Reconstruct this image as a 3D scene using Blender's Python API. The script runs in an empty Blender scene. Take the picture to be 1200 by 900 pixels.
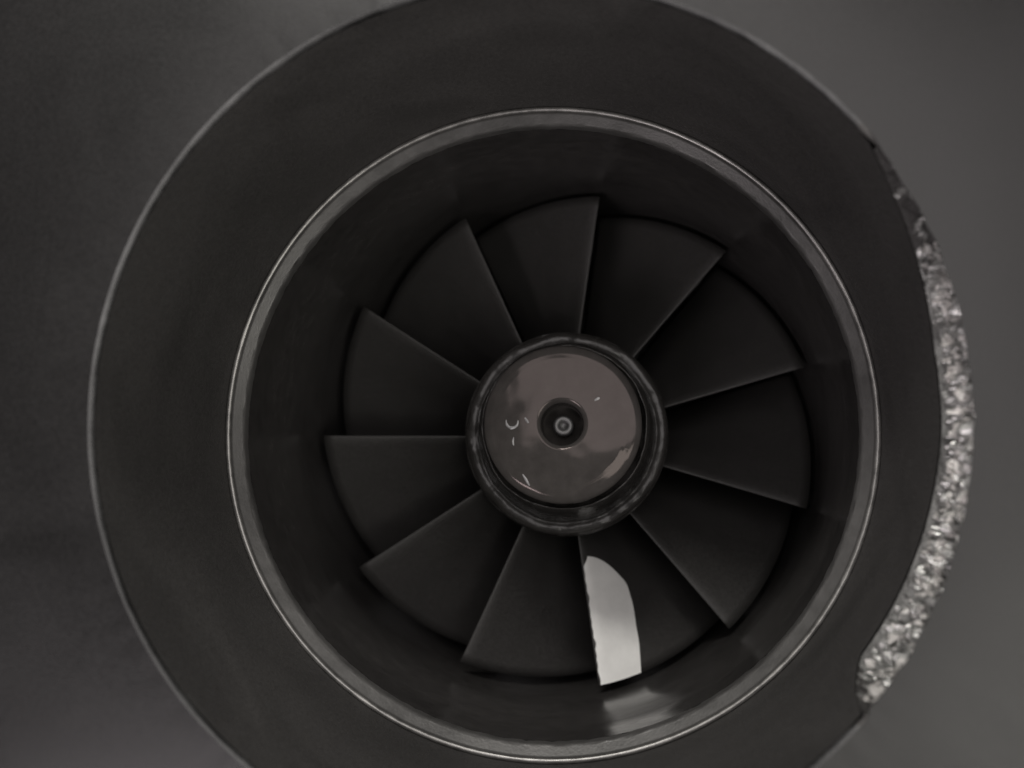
import bpy, math, random
import numpy as np
from mathutils import Matrix, Vector, noise

scene = bpy.context.scene
R = math.radians

# ------------------------------------------------------------------ camera
# The fan axis is the world Y axis (pointing away from the viewer); the front of the
# duct rim lies at y = 0.  Metres.
F_PX, Z_RIM = 1300.0, 0.2166
V_X, V_Y, A_X, A_Y = 140.0, 110.0, 36.0, 50.5     # where the axis vanishes / meets the rim, from the picture centre
n_ = math.sqrt(V_X ** 2 + V_Y ** 2 + F_PX ** 2)
ry, dy = V_X / n_, V_Y / n_
right = Vector((math.sqrt(1 - ry * ry), ry, 0))
dx = -ry * dy / right.x
down = Vector((dx, dy, -math.sqrt(1 - dy * dy - dx * dx)))
up = -down
back = right.cross(up)
fwd = -back
cam_d = bpy.data.cameras.new('camera')
cam = bpy.data.objects.new('camera', cam_d)
scene.collection.objects.link(cam)
loc = -(right * (A_X / F_PX * Z_RIM) + down * (A_Y / F_PX * Z_RIM) + fwd * Z_RIM)
m3 = Matrix((right, up, back)).transposed()
cam.matrix_world = Matrix.Translation(loc) @ m3.to_4x4()
cam_d.sensor_width = 36
cam_d.lens = F_PX / 1200 * 36
cam_d.clip_start = 0.001
cam_d.clip_end = 50
cam_d.dof.use_dof = True
cam_d.dof.focus_distance = 0.225
cam_d.dof.aperture_fstop = 15.0
scene.camera = cam

# ------------------------------------------------------------------ world and lamps
w = bpy.data.worlds.new('World')
scene.world = w
w.use_nodes = True
bg = w.node_tree.nodes['Background']
bg.inputs[0].default_value = (1.0, 0.97, 0.94, 1)
bg.inputs[1].default_value = 0.16


def area(name, pos, target, size, size_y, power, col):
    l = bpy.data.lights.new(name, 'AREA')
    l.shape = 'RECTANGLE'
    l.size, l.size_y, l.energy, l.color = size, size_y, power, col
    o = bpy.data.objects.new(name, l)
    scene.collection.objects.link(o)
    o.location = pos
    o.rotation_euler = (Vector(target) - Vector(pos)).to_track_quat('-Z', 'Y').to_euler()
    return o


# a broad soft window high up, and a smaller brighter lamp to the right
area('window_light', (0.14, -0.95, 0.22), (0, 0, 0), 0.86, 0.52, 3.7, (1.0, 0.94, 0.93))
area('side_lamp', (0.31, -0.50, -0.17), (0.05, -0.03, 0), 0.40, 0.20, 1.2, (1.0, 0.97, 0.90))
area('low_fill', (-0.25, -0.50, -0.30), (0, -0.03, 0), 0.22, 0.14, 1.25, (1.0, 0.91, 0.94))  # unseen fill added to brighten the lower left of the skin
area('overhead_lamp', (-0.10, -0.62, 0.56), (0, 0, 0), 0.18, 0.12, 4.0, (1.0, 0.97, 0.92))

scene.view_settings.view_transform = 'Standard'
scene.view_settings.look = 'None'
scene.view_settings.exposure = 0
scene.view_settings.gamma = 1
scene.view_settings.use_curve_mapping = False
scene.render.engine = 'CYCLES'
scene.cycles.max_bounces = 8


# ------------------------------------------------------------------ materials
def mat(name, base, rough, metal=0.0, spec=0.5, var=0.25, var_scale=350, grain=0.0, grain_scale=3000,
        rough_var=0.08, smudge=0.0, warm=(1, 1, 1), coat=0.0, scuffs=0.0):
    m = bpy.data.materials.new(name)
    m.use_nodes = True
    nt = m.node_tree
    N, L = nt.nodes, nt.links
    p = N['Principled BSDF']
    p.inputs['Metallic'].default_value = metal
    p.inputs['Specular IOR Level'].default_value = spec
    p.inputs['Coat Weight'].default_value = coat
    tc = N.new('ShaderNodeTexCoord')
    n1 = N.new('ShaderNodeTexNoise')
    n1.inputs['Scale'].default_value = var_scale
    n1.inputs['Detail'].default_value = 5
    n1.inputs['Roughness'].default_value = 0.65
    L.new(tc.outputs['Object'], n1.inputs['Vector'])
    n2 = N.new('ShaderNodeTexNoise')
    n2.inputs['Scale'].default_value = grain_scale
    n2.inputs['Detail'].default_value = 3
    L.new(tc.outputs['Object'], n2.inputs['Vector'])
    n3 = N.new('ShaderNodeTexNoise')
    n3.inputs['Scale'].default_value = 28
    n3.inputs['Detail'].default_value = 4
    n3.inputs['Distortion'].default_value = 1.2
    L.new(tc.outputs['Object'], n3.inputs['Vector'])
    ramp = N.new('ShaderNodeMapRange')
    ramp.inputs['From Min'].default_value = 0.25
    ramp.inputs['From Max'].default_value = 0.75
    ramp.inputs['To Min'].default_value = 1 - var
    ramp.inputs['To Max'].default_value = 1 + var
    L.new(n1.outputs['Fac'], ramp.inputs['Value'])
    ramp2 = N.new('ShaderNodeMapRange')
    ramp2.inputs['From Min'].default_value = 0.3
    ramp2.inputs['From Max'].default_value = 0.7
    ramp2.inputs['To Min'].default_value = 1 - smudge
    ramp2.inputs['To Max'].default_value = 1 + smudge
    L.new(n3.outputs['Fac'], ramp2.inputs['Value'])
    mul = N.new('ShaderNodeMath')
    mul.operation = 'MULTIPLY'
    L.new(ramp.outputs[0], mul.inputs[0])
    L.new(ramp2.outputs[0], mul.inputs[1])
    vm = N.new('ShaderNodeVectorMath')
    vm.operation = 'SCALE'
    vm.inputs[0].default_value = tuple(base * c for c in warm)
    L.new(mul.outputs[0], vm.inputs['Scale'])
    L.new(vm.outputs[0], p.inputs['Base Color'])
    rr = N.new('ShaderNodeMapRange')
    rr.inputs['From Min'].default_value = 0.3
    rr.inputs['From Max'].default_value = 0.7
    rr.inputs['To Min'].default_value = max(0.02, rough - rough_var)
    rr.inputs['To Max'].default_value = rough + rough_var
    L.new(n1.outputs['Fac'], rr.inputs['Value'])
    scuff = N.new('ShaderNodeMath')
    scuff.operation = 'MULTIPLY_ADD'
    scuff.inputs[1].default_value = scuffs
    L.new(n3.outputs['Fac'], scuff.inputs[0])
    L.new(rr.outputs[0], scuff.inputs[2])
    L.new(scuff.outputs[0], p.inputs['Roughness'])
    if grain > 0:
        b = N.new('ShaderNodeBump')
        b.inputs['Strength'].default_value = 1.0
        b.inputs['Distance'].default_value = grain
        L.new(n2.outputs['Fac'], b.inputs['Height'])
        L.new(b.outputs[0], p.inputs['Normal'])
    return m


M_BODY = mat('matte_black_foam_skin', 0.009, 0.26, spec=0.34, scuffs=0.20, rough_var=0.03, var=0.30, var_scale=1500, grain=0.00001, grain_scale=2200,
             smudge=0.22, warm=(1.0, 0.95, 0.95))
M_BORE = mat('black_bore_skin', 0.054, 0.62, spec=0.3, var=0.25, var_scale=1500, grain=0.00008, grain_scale=2400, smudge=0.2,
             warm=(1, .96, .93))
M_EDGE = mat('lip_highlight_grey', 0.034, 0.45, var=0.55, var_scale=260, grain=0.00005, grain_scale=1800, smudge=0.75)  # paler than the front skin, standing in for the lip's highlight
M_FOAM = mat('torn_grey_foam', 0.55, 0.24, coat=0.5, var=0.8, var_scale=260, grain=0.0001, grain_scale=1500, smudge=0.35,
             warm=(1, .97, .93))
M_FOAMD = mat('crumpled_foam', 0.35, 0.27, metal=0.5, coat=0.2, var=0.6, var_scale=130, grain=0.00008, grain_scale=1500, smudge=0.35,
              warm=(.97, .97, .94))
M_RIM = mat('machined_rim', 0.10, 0.40, metal=0.35, var=0.12, var_scale=250, grain=0.00003, grain_scale=1800,
            smudge=0.2, warm=(1, .98, .95))
M_BEAD = mat('polished_rim_bead', 0.22, 0.36, metal=0.7, var=0.4, var_scale=300, grain=0.00002, grain_scale=1200,
             smudge=0.3, warm=(1, .98, .94))
M_TUBE = mat('glossy_black_duct', 0.040, 0.22, spec=0.4, var=0.25, var_scale=300, grain=0.0, rough_var=0.04, warm=(1, .95, .92))
M_BLADE = mat('black_blade_plastic', 0.036, 0.40, scuffs=0.2, var=0.25, var_scale=1500, grain=0.00004, grain_scale=3000,
              smudge=0.15, warm=(1, .96, .92))
M_HUB = mat('glossy_black_hub', 0.040, 0.11, var=0.2, var_scale=300, rough_var=0.03, spec=0.25, warm=(1, .93, .88))
M_HUB.node_tree.nodes['Principled BSDF'].inputs['Specular Tint'].default_value = (1, 0.84, 0.80, 1)
M_SHOULDER = mat('glossy_hub_shoulder', 0.034, 0.24, spec=0.35, var=0.3, var_scale=160, grain=0.0006, grain_scale=170,
                 rough_var=0.08, warm=(1, .95, .9))
M_STEEL = mat('steel_screw', 0.12, 0.5, metal=0.9, var=0.3, var_scale=500)
M_PAINT = mat('white_paint', 0.85, 0.5, var=0.06, var_scale=220, grain=0.00006, grain_scale=700, smudge=0.05,
              warm=(1, 1, .97))


# ------------------------------------------------------------------ helpers
def link(name, verts, faces, material, parent=None, smooth=True):
    me = bpy.data.meshes.new(name)
    me.from_pydata([tuple(v) for v in verts], [], faces)
    me.update()
    me.materials.append(material)
    if smooth:
        me.polygons.foreach_set('use_smooth', [True] * len(me.polygons))
    o = bpy.data.objects.new(name, me)
    scene.collection.objects.link(o)
    o.parent = parent
    return o


def thing(name, label, cat):
    o = bpy.data.objects.new(name, None)
    scene.collection.objects.link(o)
    o['label'], o['category'] = label, cat
    o.empty_display_size = 0.02
    return o


def pol(r, th, y):
    return (r * math.cos(th), y, r * math.sin(th))


def lathe_pts(profile, n, centre=None, wob=None):
    """profile: list of (radius, y).  Returns verts, faces of a surface of revolution about Y."""
    V, Fc = [], []
    k = len(profile)
    for i in range(n):
        th = 2 * math.pi * i / n
        for j, (r, y) in enumerate(profile):
            ddx, ddz = centre(y) if centre else (0, 0)
            if wob:
                r, y = wob(r, y, th, j)
            x, yy, z = pol(r, th, y)
            V.append((x + ddx, yy, z + ddz))
    for i in range(n):
        a, b = i * k, ((i + 1) % n) * k
        for j in range(k - 1):
            Fc.append((a + j, a + j + 1, b + j + 1, b + j))
    return V, Fc


def arc(cx, cy, rad, a0, a1, n):
    return [(cx + rad * math.cos(R(a0 + (a1 - a0) * i / n)), cy + rad * math.sin(R(a0 + (a1 - a0) * i / n)))
            for i in range(n + 1)]


def nz(x, y, z, s):
    return noise.noise(Vector((x * s, y * s, z * s)))


# ------------------------------------------------------------------ the body with the round opening
body = thing('foam_housing', 'black foam housing filling the frame, its round opening torn to grey foam at right',
             'housing')
R_LIP, Y_LIP = 0.0650, -0.0537
T0, T1 = R(-41.0), R(37.0)          # the torn stretch of the edge


def torn(th):
    """0..1 : how deep the skin is torn off at this angle"""
    t = (th + math.pi) % (2 * math.pi) - math.pi
    if t <= T0 or t >= T1:
        return 0.0
    u = (t - T0) / (T1 - T0)
    return min(1, u / 0.07) ** 0.5 * min(1, (1 - u) / 0.36) ** 0.75


def tear_y(th):
    return Y_LIP + 0.0002 + torn(th) * (0.0158 - 0.0085 * math.sin(th) * (math.sin(th) < 0) + 0.0004 * nz(math.cos(th), math.sin(th), 3, 9))


NT = 360
# front skin
prof = [(R_LIP + 0.0008, Y_LIP - 0.0001)]
for i in range(1, 40):
    s = (i / 39) ** 1.4
    prof.append((R_LIP + 0.0008 + 0.16 * s, Y_LIP - 0.0001 + 0.035 * s * s))
prof += [(0.226, 0.02), (0.222, 0.12), (0.20, 0.135), (0.09, 0.135)]


def wob_front(r, y, th, j):
    if j < 38:
        f = min(1, j / 6)
        y += 0.0005 * f * nz(r * math.cos(th), r * math.sin(th), 0, 26)
        if j < 3:
            y += 0.00005 * nz(math.cos(th), math.sin(th), 1, 40)
            t = torn(th)
            if t > 0:
                r += (-0.0007 + 0.0005 * nz(math.cos(th), math.sin(th), 5, 22)) * min(1, 3 * t) * (3 - j) / 3
    return r, y


v, f = lathe_pts(prof, NT, wob=wob_front)
link('front_skin', v, f, M_BODY, body)

# rounded edge of the opening, its highlight put into a paler grey (missing where the foam is torn)
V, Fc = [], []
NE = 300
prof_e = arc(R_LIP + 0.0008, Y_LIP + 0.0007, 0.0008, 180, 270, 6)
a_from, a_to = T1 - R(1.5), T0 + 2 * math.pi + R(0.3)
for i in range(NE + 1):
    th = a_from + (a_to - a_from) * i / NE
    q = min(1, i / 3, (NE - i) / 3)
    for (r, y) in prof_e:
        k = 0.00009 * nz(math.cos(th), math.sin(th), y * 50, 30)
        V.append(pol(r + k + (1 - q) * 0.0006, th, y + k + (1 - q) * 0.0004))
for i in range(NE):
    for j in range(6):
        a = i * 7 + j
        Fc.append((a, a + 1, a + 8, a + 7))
edge = link('lip_edge', V, Fc, M_EDGE, body)
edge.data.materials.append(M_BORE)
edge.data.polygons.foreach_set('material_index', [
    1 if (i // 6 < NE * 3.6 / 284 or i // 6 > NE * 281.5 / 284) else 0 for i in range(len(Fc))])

# bore wall from the edge down to the duct rim
V, Fc = [], []
NB, KB = 480, 14
for i in range(NB):
    th = 2 * math.pi * i / NB
    y0 = tear_y(th) if torn(th) > 0 else Y_LIP + 0.0008
    for j in range(KB + 1):
        s = j / KB
        y = y0 + (0.0030 - y0) * s
        r = R_LIP - 0.0006 * (y - Y_LIP) / (0.003 - Y_LIP)
        r += 0.00012 * nz(r * math.cos(th), y, r * math.sin(th), 60) * min(1, 4 * s) * min(1, 4 * (1 - s))
        if j == 0:
            r += 0.0001 * min(1, 3 * torn(th))
        V.append(pol(r, th, y))
for i in range(NB):
    a, b = i * (KB + 1), ((i + 1) % NB) * (KB + 1)
    for j in range(KB):
        Fc.append((a + j, a + j + 1, b + j + 1, b + j))
link('bore_wall', V, Fc, M_BORE, body)

# the tear: a crumpled, glossy grey hollow between the skin of the bore and the front skin
V, Fc = [], []
NA, NV = 820, 44


def bed(th, s):
    t = torn(th)
    ya, yb = tear_y(th) + 0.0002, Y_LIP + 0.0001
    hollow = 0.0020 * math.sin(math.pi * s) ** 0.8 * min(1, 1.6 * t) + 0.0002
    r = R_LIP + hollow + 0.0009 * s
    return r, ya + (yb - ya) * s


def crumple(p):
    """folds and pits: distance to scattered cell centres, at two sizes"""
    w = Vector((nz(p.x, p.y, p.z, 500), nz(p.y, p.z, p.x, 500), nz(p.z, p.x, p.y, 500))) * 0.0006
    q = p + w
    d1 = noise.voronoi(q * 430)[0]
    d2 = noise.voronoi(q * 950)[0]
    return 0.0032 * (d1[1] - d1[0]) + 0.0008 * (d2[1] - d2[0]) + 0.0012 * nz(p.x, p.y, p.z, 260)


a0, a1 = T0 - R(0.2), T1 - R(1.2)
for i in range(NA + 1):
    th = a0 + (a1 - a0) * i / NA
    for j in range(NV + 1):
        s = j / NV
        r, y = bed(th, s)
        e = min(1, 9 * s, 6 * (1 - s)) * min(1, 1.6 * torn(th))
        r = max(R_LIP + 0.0001 + 0.0004 * min(1, 6 * s) * (0.5 + nz(th, s, 0, 40)), r + (0.0008 - crumple(Vector(pol(r, th, y)))) * e)
        V.append(pol(r, th, y))
for i in range(NA):
    for j in range(NV):
        a = i * (NV + 1) + j
        Fc.append((a, a + 1, a + NV + 2, a + NV + 1))
foam = link('torn_foam', V, Fc, M_FOAMD, body, smooth=False)
# foam turns black in noisy patches, most of all towards the ends and front
foam.data.materials.append(M_BORE)
idx = []
for i in range(NA):
    th = a0 + (a1 - a0) * (i + 0.5) / NA
    for j in range(NV):
        s = (j + 0.5) / NV
        lim = max((th - R(11)) / R(21), (R(-36) - th) / R(4), (s - 0.62) / 0.5, 0) * 1.05
        x, y, z = V[i * (NV + 1) + j]
        idx.append(1 if 0.5 + 0.75 * nz(x, y, z, 420) + 0.3 * nz(x, y, z, 1200) < lim else 0)
foam.data.polygons.foreach_set('material_index', idx)

# crumbs of torn foam, each a small crumpled lump
rng = random.Random(7)
g = (1 + 5 ** 0.5) / 2
ICO = [Vector(p).normalized() for p in
       [(-1, g, 0), (1, g, 0), (-1, -g, 0), (1, -g, 0), (0, -1, g), (0, 1, g), (0, -1, -g), (0, 1, -g), (g, 0, -1),
        (g, 0, 1), (-g, 0, -1), (-g, 0, 1)]]
ICF = [(0, 11, 5), (0, 5, 1), (0, 1, 7), (0, 7, 10), (0, 10, 11), (1, 5, 9), (5, 11, 4), (11, 10, 2), (10, 7, 6),
       (7, 1, 8), (3, 9, 4), (3, 4, 2), (3, 2, 6), (3, 6, 8), (3, 8, 9), (4, 9, 5), (2, 4, 11), (6, 2, 10), (8, 6, 7),
       (9, 8, 1)]
V, Fc = [], []
for k in range(520):
    th = T0 + R(1.2) + (R(24.0) - T0 - R(3)) * rng.random()
    t = torn(th)
    if t < 0.12:
        continue
    s = 0.12 + rng.random() ** 1.3 * 0.8
    if s > 0.55 and rng.random() < 0.45:
        continue
    r, y = bed(th, s)
    size = rng.choice((0.00040, 0.0005, 0.0006, 0.00075, 0.0010)) * rng.uniform(0.75, 1.2)
    size *= 0.45 + 0.55 * min(1, t * 1.25)
    c = Vector(pol(max(r - size * rng.uniform(-0.2, 0.5), R_LIP + 1.5 * size), th, y))
    q = Matrix.Rotation(rng.uniform(0, 6.28), 3, Vector((rng.uniform(-1, 1), rng.uniform(-1, 1), rng.uniform(-1, 1))).normalized())
    sc = Vector((rng.uniform(0.8, 1.9), rng.uniform(0.6, 1.1), rng.uniform(0.25, 0.6))) * size
    b0 = len(V)
    for p in ICO:
        pp = Vector((p.x * sc.x, p.y * sc.y, p.z * sc.z)) * rng.uniform(0.7, 1.25)
        V.append(c + q @ pp)
    Fc += [(a + b0, b + b0, cc + b0) for a, b, cc in ICF]
o = link('foam_crumbs', V, Fc, M_FOAM, body, smooth=False)
o['kind'] = 'stuff'

# ------------------------------------------------------------------ the duct
duct = thing('fan_duct', 'black fan duct with a thin grey machined rim, set deep in the opening', 'fan duct')
prof = [(0.0648, 0.0060), (0.0647, 0.0014)]
prof += arc(0.0638, 0.0009, 0.0006, 10, -190, 10)       # bead along the outside
prof += [(0.0632, 0.0011)] + [(0.0631 - 0.00013 * q, 0.0012 + 0.00012 * q + (0.00007 if q % 2 else 0)) for q in range(14)]
prof += [(0.0613, 0.0029), (0.0611, 0.0034), (0.06105, 0.0050)]


def wob_rim(r, y, th, j):
    a = nz(math.cos(th), math.sin(th), j * 0.3, 26) + 0.6 * nz(math.cos(th), math.sin(th), j * 0.5, 70)
    if j >= len(prof) - 4:
        r += 0.00013 * a
    elif 2 <= j <= 8:
        r += 0.00004 * a
        y += 0.00005 * a
    return r, y


v, f = lathe_pts(prof, 512, wob=wob_rim)
kp = len(prof) - 1
ring = link('rim', v, f, M_RIM, duct)
ring.data.materials.append(M_BEAD)
ring.data.polygons.foreach_set('material_index', [1 if 1 <= (i % kp) <= 11 else 0 for i in range(len(f))])
# wall: three shallow steps
prof = [(0.06105, 0.0050), (0.0612, 0.0125), (0.0616, 0.0200), (0.0615, 0.0204), (0.0619, 0.0305), (0.0618, 0.0309),
        (0.0622, 0.0460), (0.0624, 0.0620), (0.0624, 0.115)]
v, f = lathe_pts(prof, 360)
o = link('duct_wall', v, f, M_TUBE, duct)
prof = [(0.0624, 0.115), (0.045, 0.116), (0.020, 0.116), (0.0, 0.116)]
v, f = lathe_pts(prof, 96)
link('light_stop', v, f, M_TUBE, duct)  # unseen disc added to keep light out of the duct's far end
prof = [(0.0632, 0.009), (0.0642, 0.009), (0.0642, 0.120), (0.0632, 0.120)]
v, f = lathe_pts(prof, 128)
link('outer_sleeve', v, f, M_TUBE, duct)

# ------------------------------------------------------------------ the rotor
rotor = thing('fan_rotor', 'black eleven-bladed fan rotor with glossy round hub and one white-painted blade', 'fan')
Y_LE, R_ROOT, R_TIP, DEL = 0.0562, 0.0215, 0.0603, R(34)


def blade_pt(r, u, side, off=0.0):
    """u = 0 leading edge .. 1 trailing edge; side +1 = face seen from the front"""
    s = r * DEL * u
    fr = (r - R_ROOT) / (R_TIP - R_ROOT)
    depth = 0.029 - 0.005 * fr
    cam_ = 0.0018
    a = depth * u - cam_ * math.sin(math.pi * u) * 0.9
    ds, da = r * DEL, depth - cam_ * 0.9 * math.pi * math.cos(math.pi * u)
    ln = math.hypot(ds, da)
    ns, na = da / ln, -ds / ln
    t = 0.0013 * (1 - 0.55 * u) * math.sqrt(max(0, min(1, u / 0.05))) * 0.5 + off
    s += ns * t * side
    a += na * t * side
    th = s / r
    return Vector(pol(r, th, Y_LE + a))


US = [0, 0.004, 0.012, 0.025, 0.045, 0.08, 0.14, 0.22, 0.32, 0.43, 0.54, 0.65, 0.76, 0.87, 0.95, 1.0]
NR = 16
loop = [(u, 1) for u in US] + [(u, -1) for u in reversed(US[1:])]
V, Fc = [], []
for i in range(NR + 1):
    r = R_ROOT + (R_TIP - R_ROOT) * i / NR
    for u, sd in loop:
        V.append(blade_pt(r, u, sd))
k = len(loop)
for i in range(NR):
    for j in range(k):
        a, b = i * k + j, i * k + (j + 1) % k
        Fc.append((a, b, b + k, a + k))
Fc.append(tuple(NR * k + j for j in range(k)))
first = link('blade', V, Fc, M_BLADE, rotor)
blades = [first]
PH = 81.3
for i in range(1, 11):
    c = first.copy()
    scene.collection.objects.link(c)
    c.parent = rotor
    blades.append(c)
for i, b in enumerate(blades):
    b.location = (0.0008, 0, 0.0002)
    b.rotation_euler = (0, -R(PH + 360 / 11 * i), 0)
# the painted blade is the one whose leading edge points almost straight down
painted = min(blades, key=lambda b: abs(((-math.degrees(b.rotation_euler.y) - 280 + 180) % 360) - 180))
painted['label'] = 'blade with a white painted stripe along its edge'
V, Fc = [], []
NS, NU = 60, 10
r0, r1 = 0.0296, R_TIP - 0.0001
for i in range(NS + 1):
    fr = i / NS
    r = r0 + (r1 - r0) * fr
    wide = 0.42 * math.sin(math.pi / 2 * min(1, (fr + 0.004) / 0.40)) ** 0.48 * (1 - 0.32 * max(0, (fr - 0.3) / 0.7) ** 1.2)
    wide += 0.008 * noise.noise(Vector((fr * 7, 0, 0)))
    lo = 0.004 + max(0, 0.012 * noise.noise(Vector((fr * 14, 5, 0))) + 0.006)
    if fr < 0.06:
        lo += 0.05 * (1 - fr / 0.06)
    for j in range(NU + 1):
        V.append(blade_pt(r, lo + (wide - lo) * j / NU if wide > lo else lo, 1, 0.00007))
for i in range(NS):
    for j in range(NU):
        a = i * (NU + 1) + j
        Fc.append((a, a + NU + 1, a + NU + 2, a + 1))
link('white_paint', V, Fc, M_PAINT, painted)

# hub: shoulder, glossy cap, recess with the shaft screw.  The cap sits slightly tipped upwards.
def hub_c(y):
    t = max(0, min(1.2, (0.0562 - y) / (0.0562 - 0.0217)))
    return (0.0008 + 0.0016 * min(1, t * 2.2), 0.0002 + 0.0015 * t)


prof = [(0.0246, 0.1198), (0.0246, 0.0601), (0.0243, 0.0516), (0.0240, 0.0462)]
prof += arc(0.0224, 0.0462, 0.0014, 0, -100, 6)
prof += [(0.0213, 0.0448), (0.0209, 0.0454), (0.0206, 0.0434)]
prof += [(0.0202, 0.0395), (0.0196, 0.0353), (0.0190, 0.0319), (0.0184, 0.0296), (0.0181, 0.0293), (0.0180, 0.0305), (0.0172, 0.0315)]


def wob_sh(r, y, th, j):
    a = nz(math.cos(th), math.sin(th), y * 80, 2.3)
    b = nz(math.cos(th), math.sin(th), y * 150, 6)
    if j >= 4:
        r += 0.00045 * a + 0.00020 * b
        y += 0.00050 * b
    return r, y


v, f = lathe_pts(prof, 200, centre=hub_c, wob=wob_sh)
hub = link('hub', v, f, M_SHOULDER, rotor)
prof = [(0.0171, 0.0318), (0.0172, 0.0256), (0.0171, 0.0240)]
prof += [(0.0171, 0.0234), (0.0169, 0.0231), (0.0164, 0.02288), (0.0159, 0.02270), (0.0154, 0.02256)]
for i in range(1, 14):
    s = i / 13
    r = 0.0150 - (0.0150 - 0.0056) * s
    prof.append((r, 0.02246 - 0.0008 * (1 - (r / 0.0150) ** 2)))
prof += [(0.0053, 0.0219), (0.0048, 0.0221), (0.0046, 0.0231), (0.0045, 0.0245), (0.0043, 0.0307), (0.0, 0.0310)]


def cap_wave(x, z):
    return 0.00022 * nz(x, z, 0, 90) + 0.00005 * nz(x, z, 0, 260)


def wob_cap(r, y, th, j):
    x, z = r * math.cos(th), r * math.sin(th)
    y += cap_wave(x, z)
    # added facet at the lower right, shaped so the edge catches a pale reflection
    az = math.degrees(math.atan2(z, x)) + 9 * nz(x, z, 4, 160)
    k = max(0, min(1, (az + 78) / 9, (-18 - az) / 9))
    y += 0.105 * k * max(0, min(r, 0.0156) - 0.0134 - 0.0006 * nz(x, z, 7, 200))
    return r, y


# denser cap mesh for the dents
dense = []
for a, b in zip(prof[:-1], prof[1:]):
    n = 6 if (a[0] - b[0]) > 0.0006 and a[0] > 0.005 else 1
    for q in range(n):
        dense.append((a[0] + (b[0] - a[0]) * q / n, a[1] + (b[1] - a[1]) * q / n))
dense.append(prof[-1])
_w = wob_cap
v, f = lathe_pts(dense, 400, centre=hub_c, wob=lambda r, y, th, j: _w(r, y, th, 10 if 0.005 < r < 0.0162 else 0))
link('hub_cap', v, f, M_HUB, hub)
prof = [(0.0023, 0.0310), (0.0023, 0.0268), (0.0021, 0.0262), (0.0012, 0.0260), (0.0009, 0.0268), (0.0, 0.0270)]
v, f = lathe_pts(prof, 48, centre=hub_c)
link('shaft_screw', v, f, M_STEEL, hub)

# glints on the cap, painted as small pale strips
M_GLINT = mat('painted_glint', 0.22, 0.35, metal=0.3, var=0.4, var_scale=900)


def cap_y(x, z):
    r = math.hypot(x, z)
    return 0.02246 - 0.0008 * (1 - (r / 0.0150) ** 2) + cap_wave(x, z) - 0.00006


def glint(path, width):
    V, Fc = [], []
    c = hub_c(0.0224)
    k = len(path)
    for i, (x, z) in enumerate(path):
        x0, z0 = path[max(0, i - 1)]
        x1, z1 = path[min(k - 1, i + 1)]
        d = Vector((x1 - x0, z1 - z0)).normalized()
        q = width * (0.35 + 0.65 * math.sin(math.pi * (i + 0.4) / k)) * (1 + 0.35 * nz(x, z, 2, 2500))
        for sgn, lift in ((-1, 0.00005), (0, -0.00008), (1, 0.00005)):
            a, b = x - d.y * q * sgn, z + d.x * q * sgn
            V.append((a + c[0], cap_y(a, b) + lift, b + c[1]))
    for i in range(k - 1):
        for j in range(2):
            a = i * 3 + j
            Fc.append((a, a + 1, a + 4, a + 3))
    link('glint', V, Fc, M_GLINT, hub)


glint([(-0.0108 + 0.0013 * math.cos(R(t)), 0.0006 + 0.0014 * math.sin(R(t))) for t in range(165, 381, 12)], 0.00030)
glint([(-0.0080 + 0.0002 * t, 0.0014 - 0.0003 * t) for t in range(5)], 0.00030)
glint([(0.0070 + 0.00022 * t, 0.0050 + 0.00012 * t) for t in range(6)], 0.00030)
glint([(-0.0104 - 0.0002 * math.sin(t / 2), -0.0028 - 0.0003 * t) for t in range(7)], 0.00020)
glint([(-0.0085 + 0.00024 * t, -0.0108 - 0.0004 * t) for t in range(7)], 0.00026)
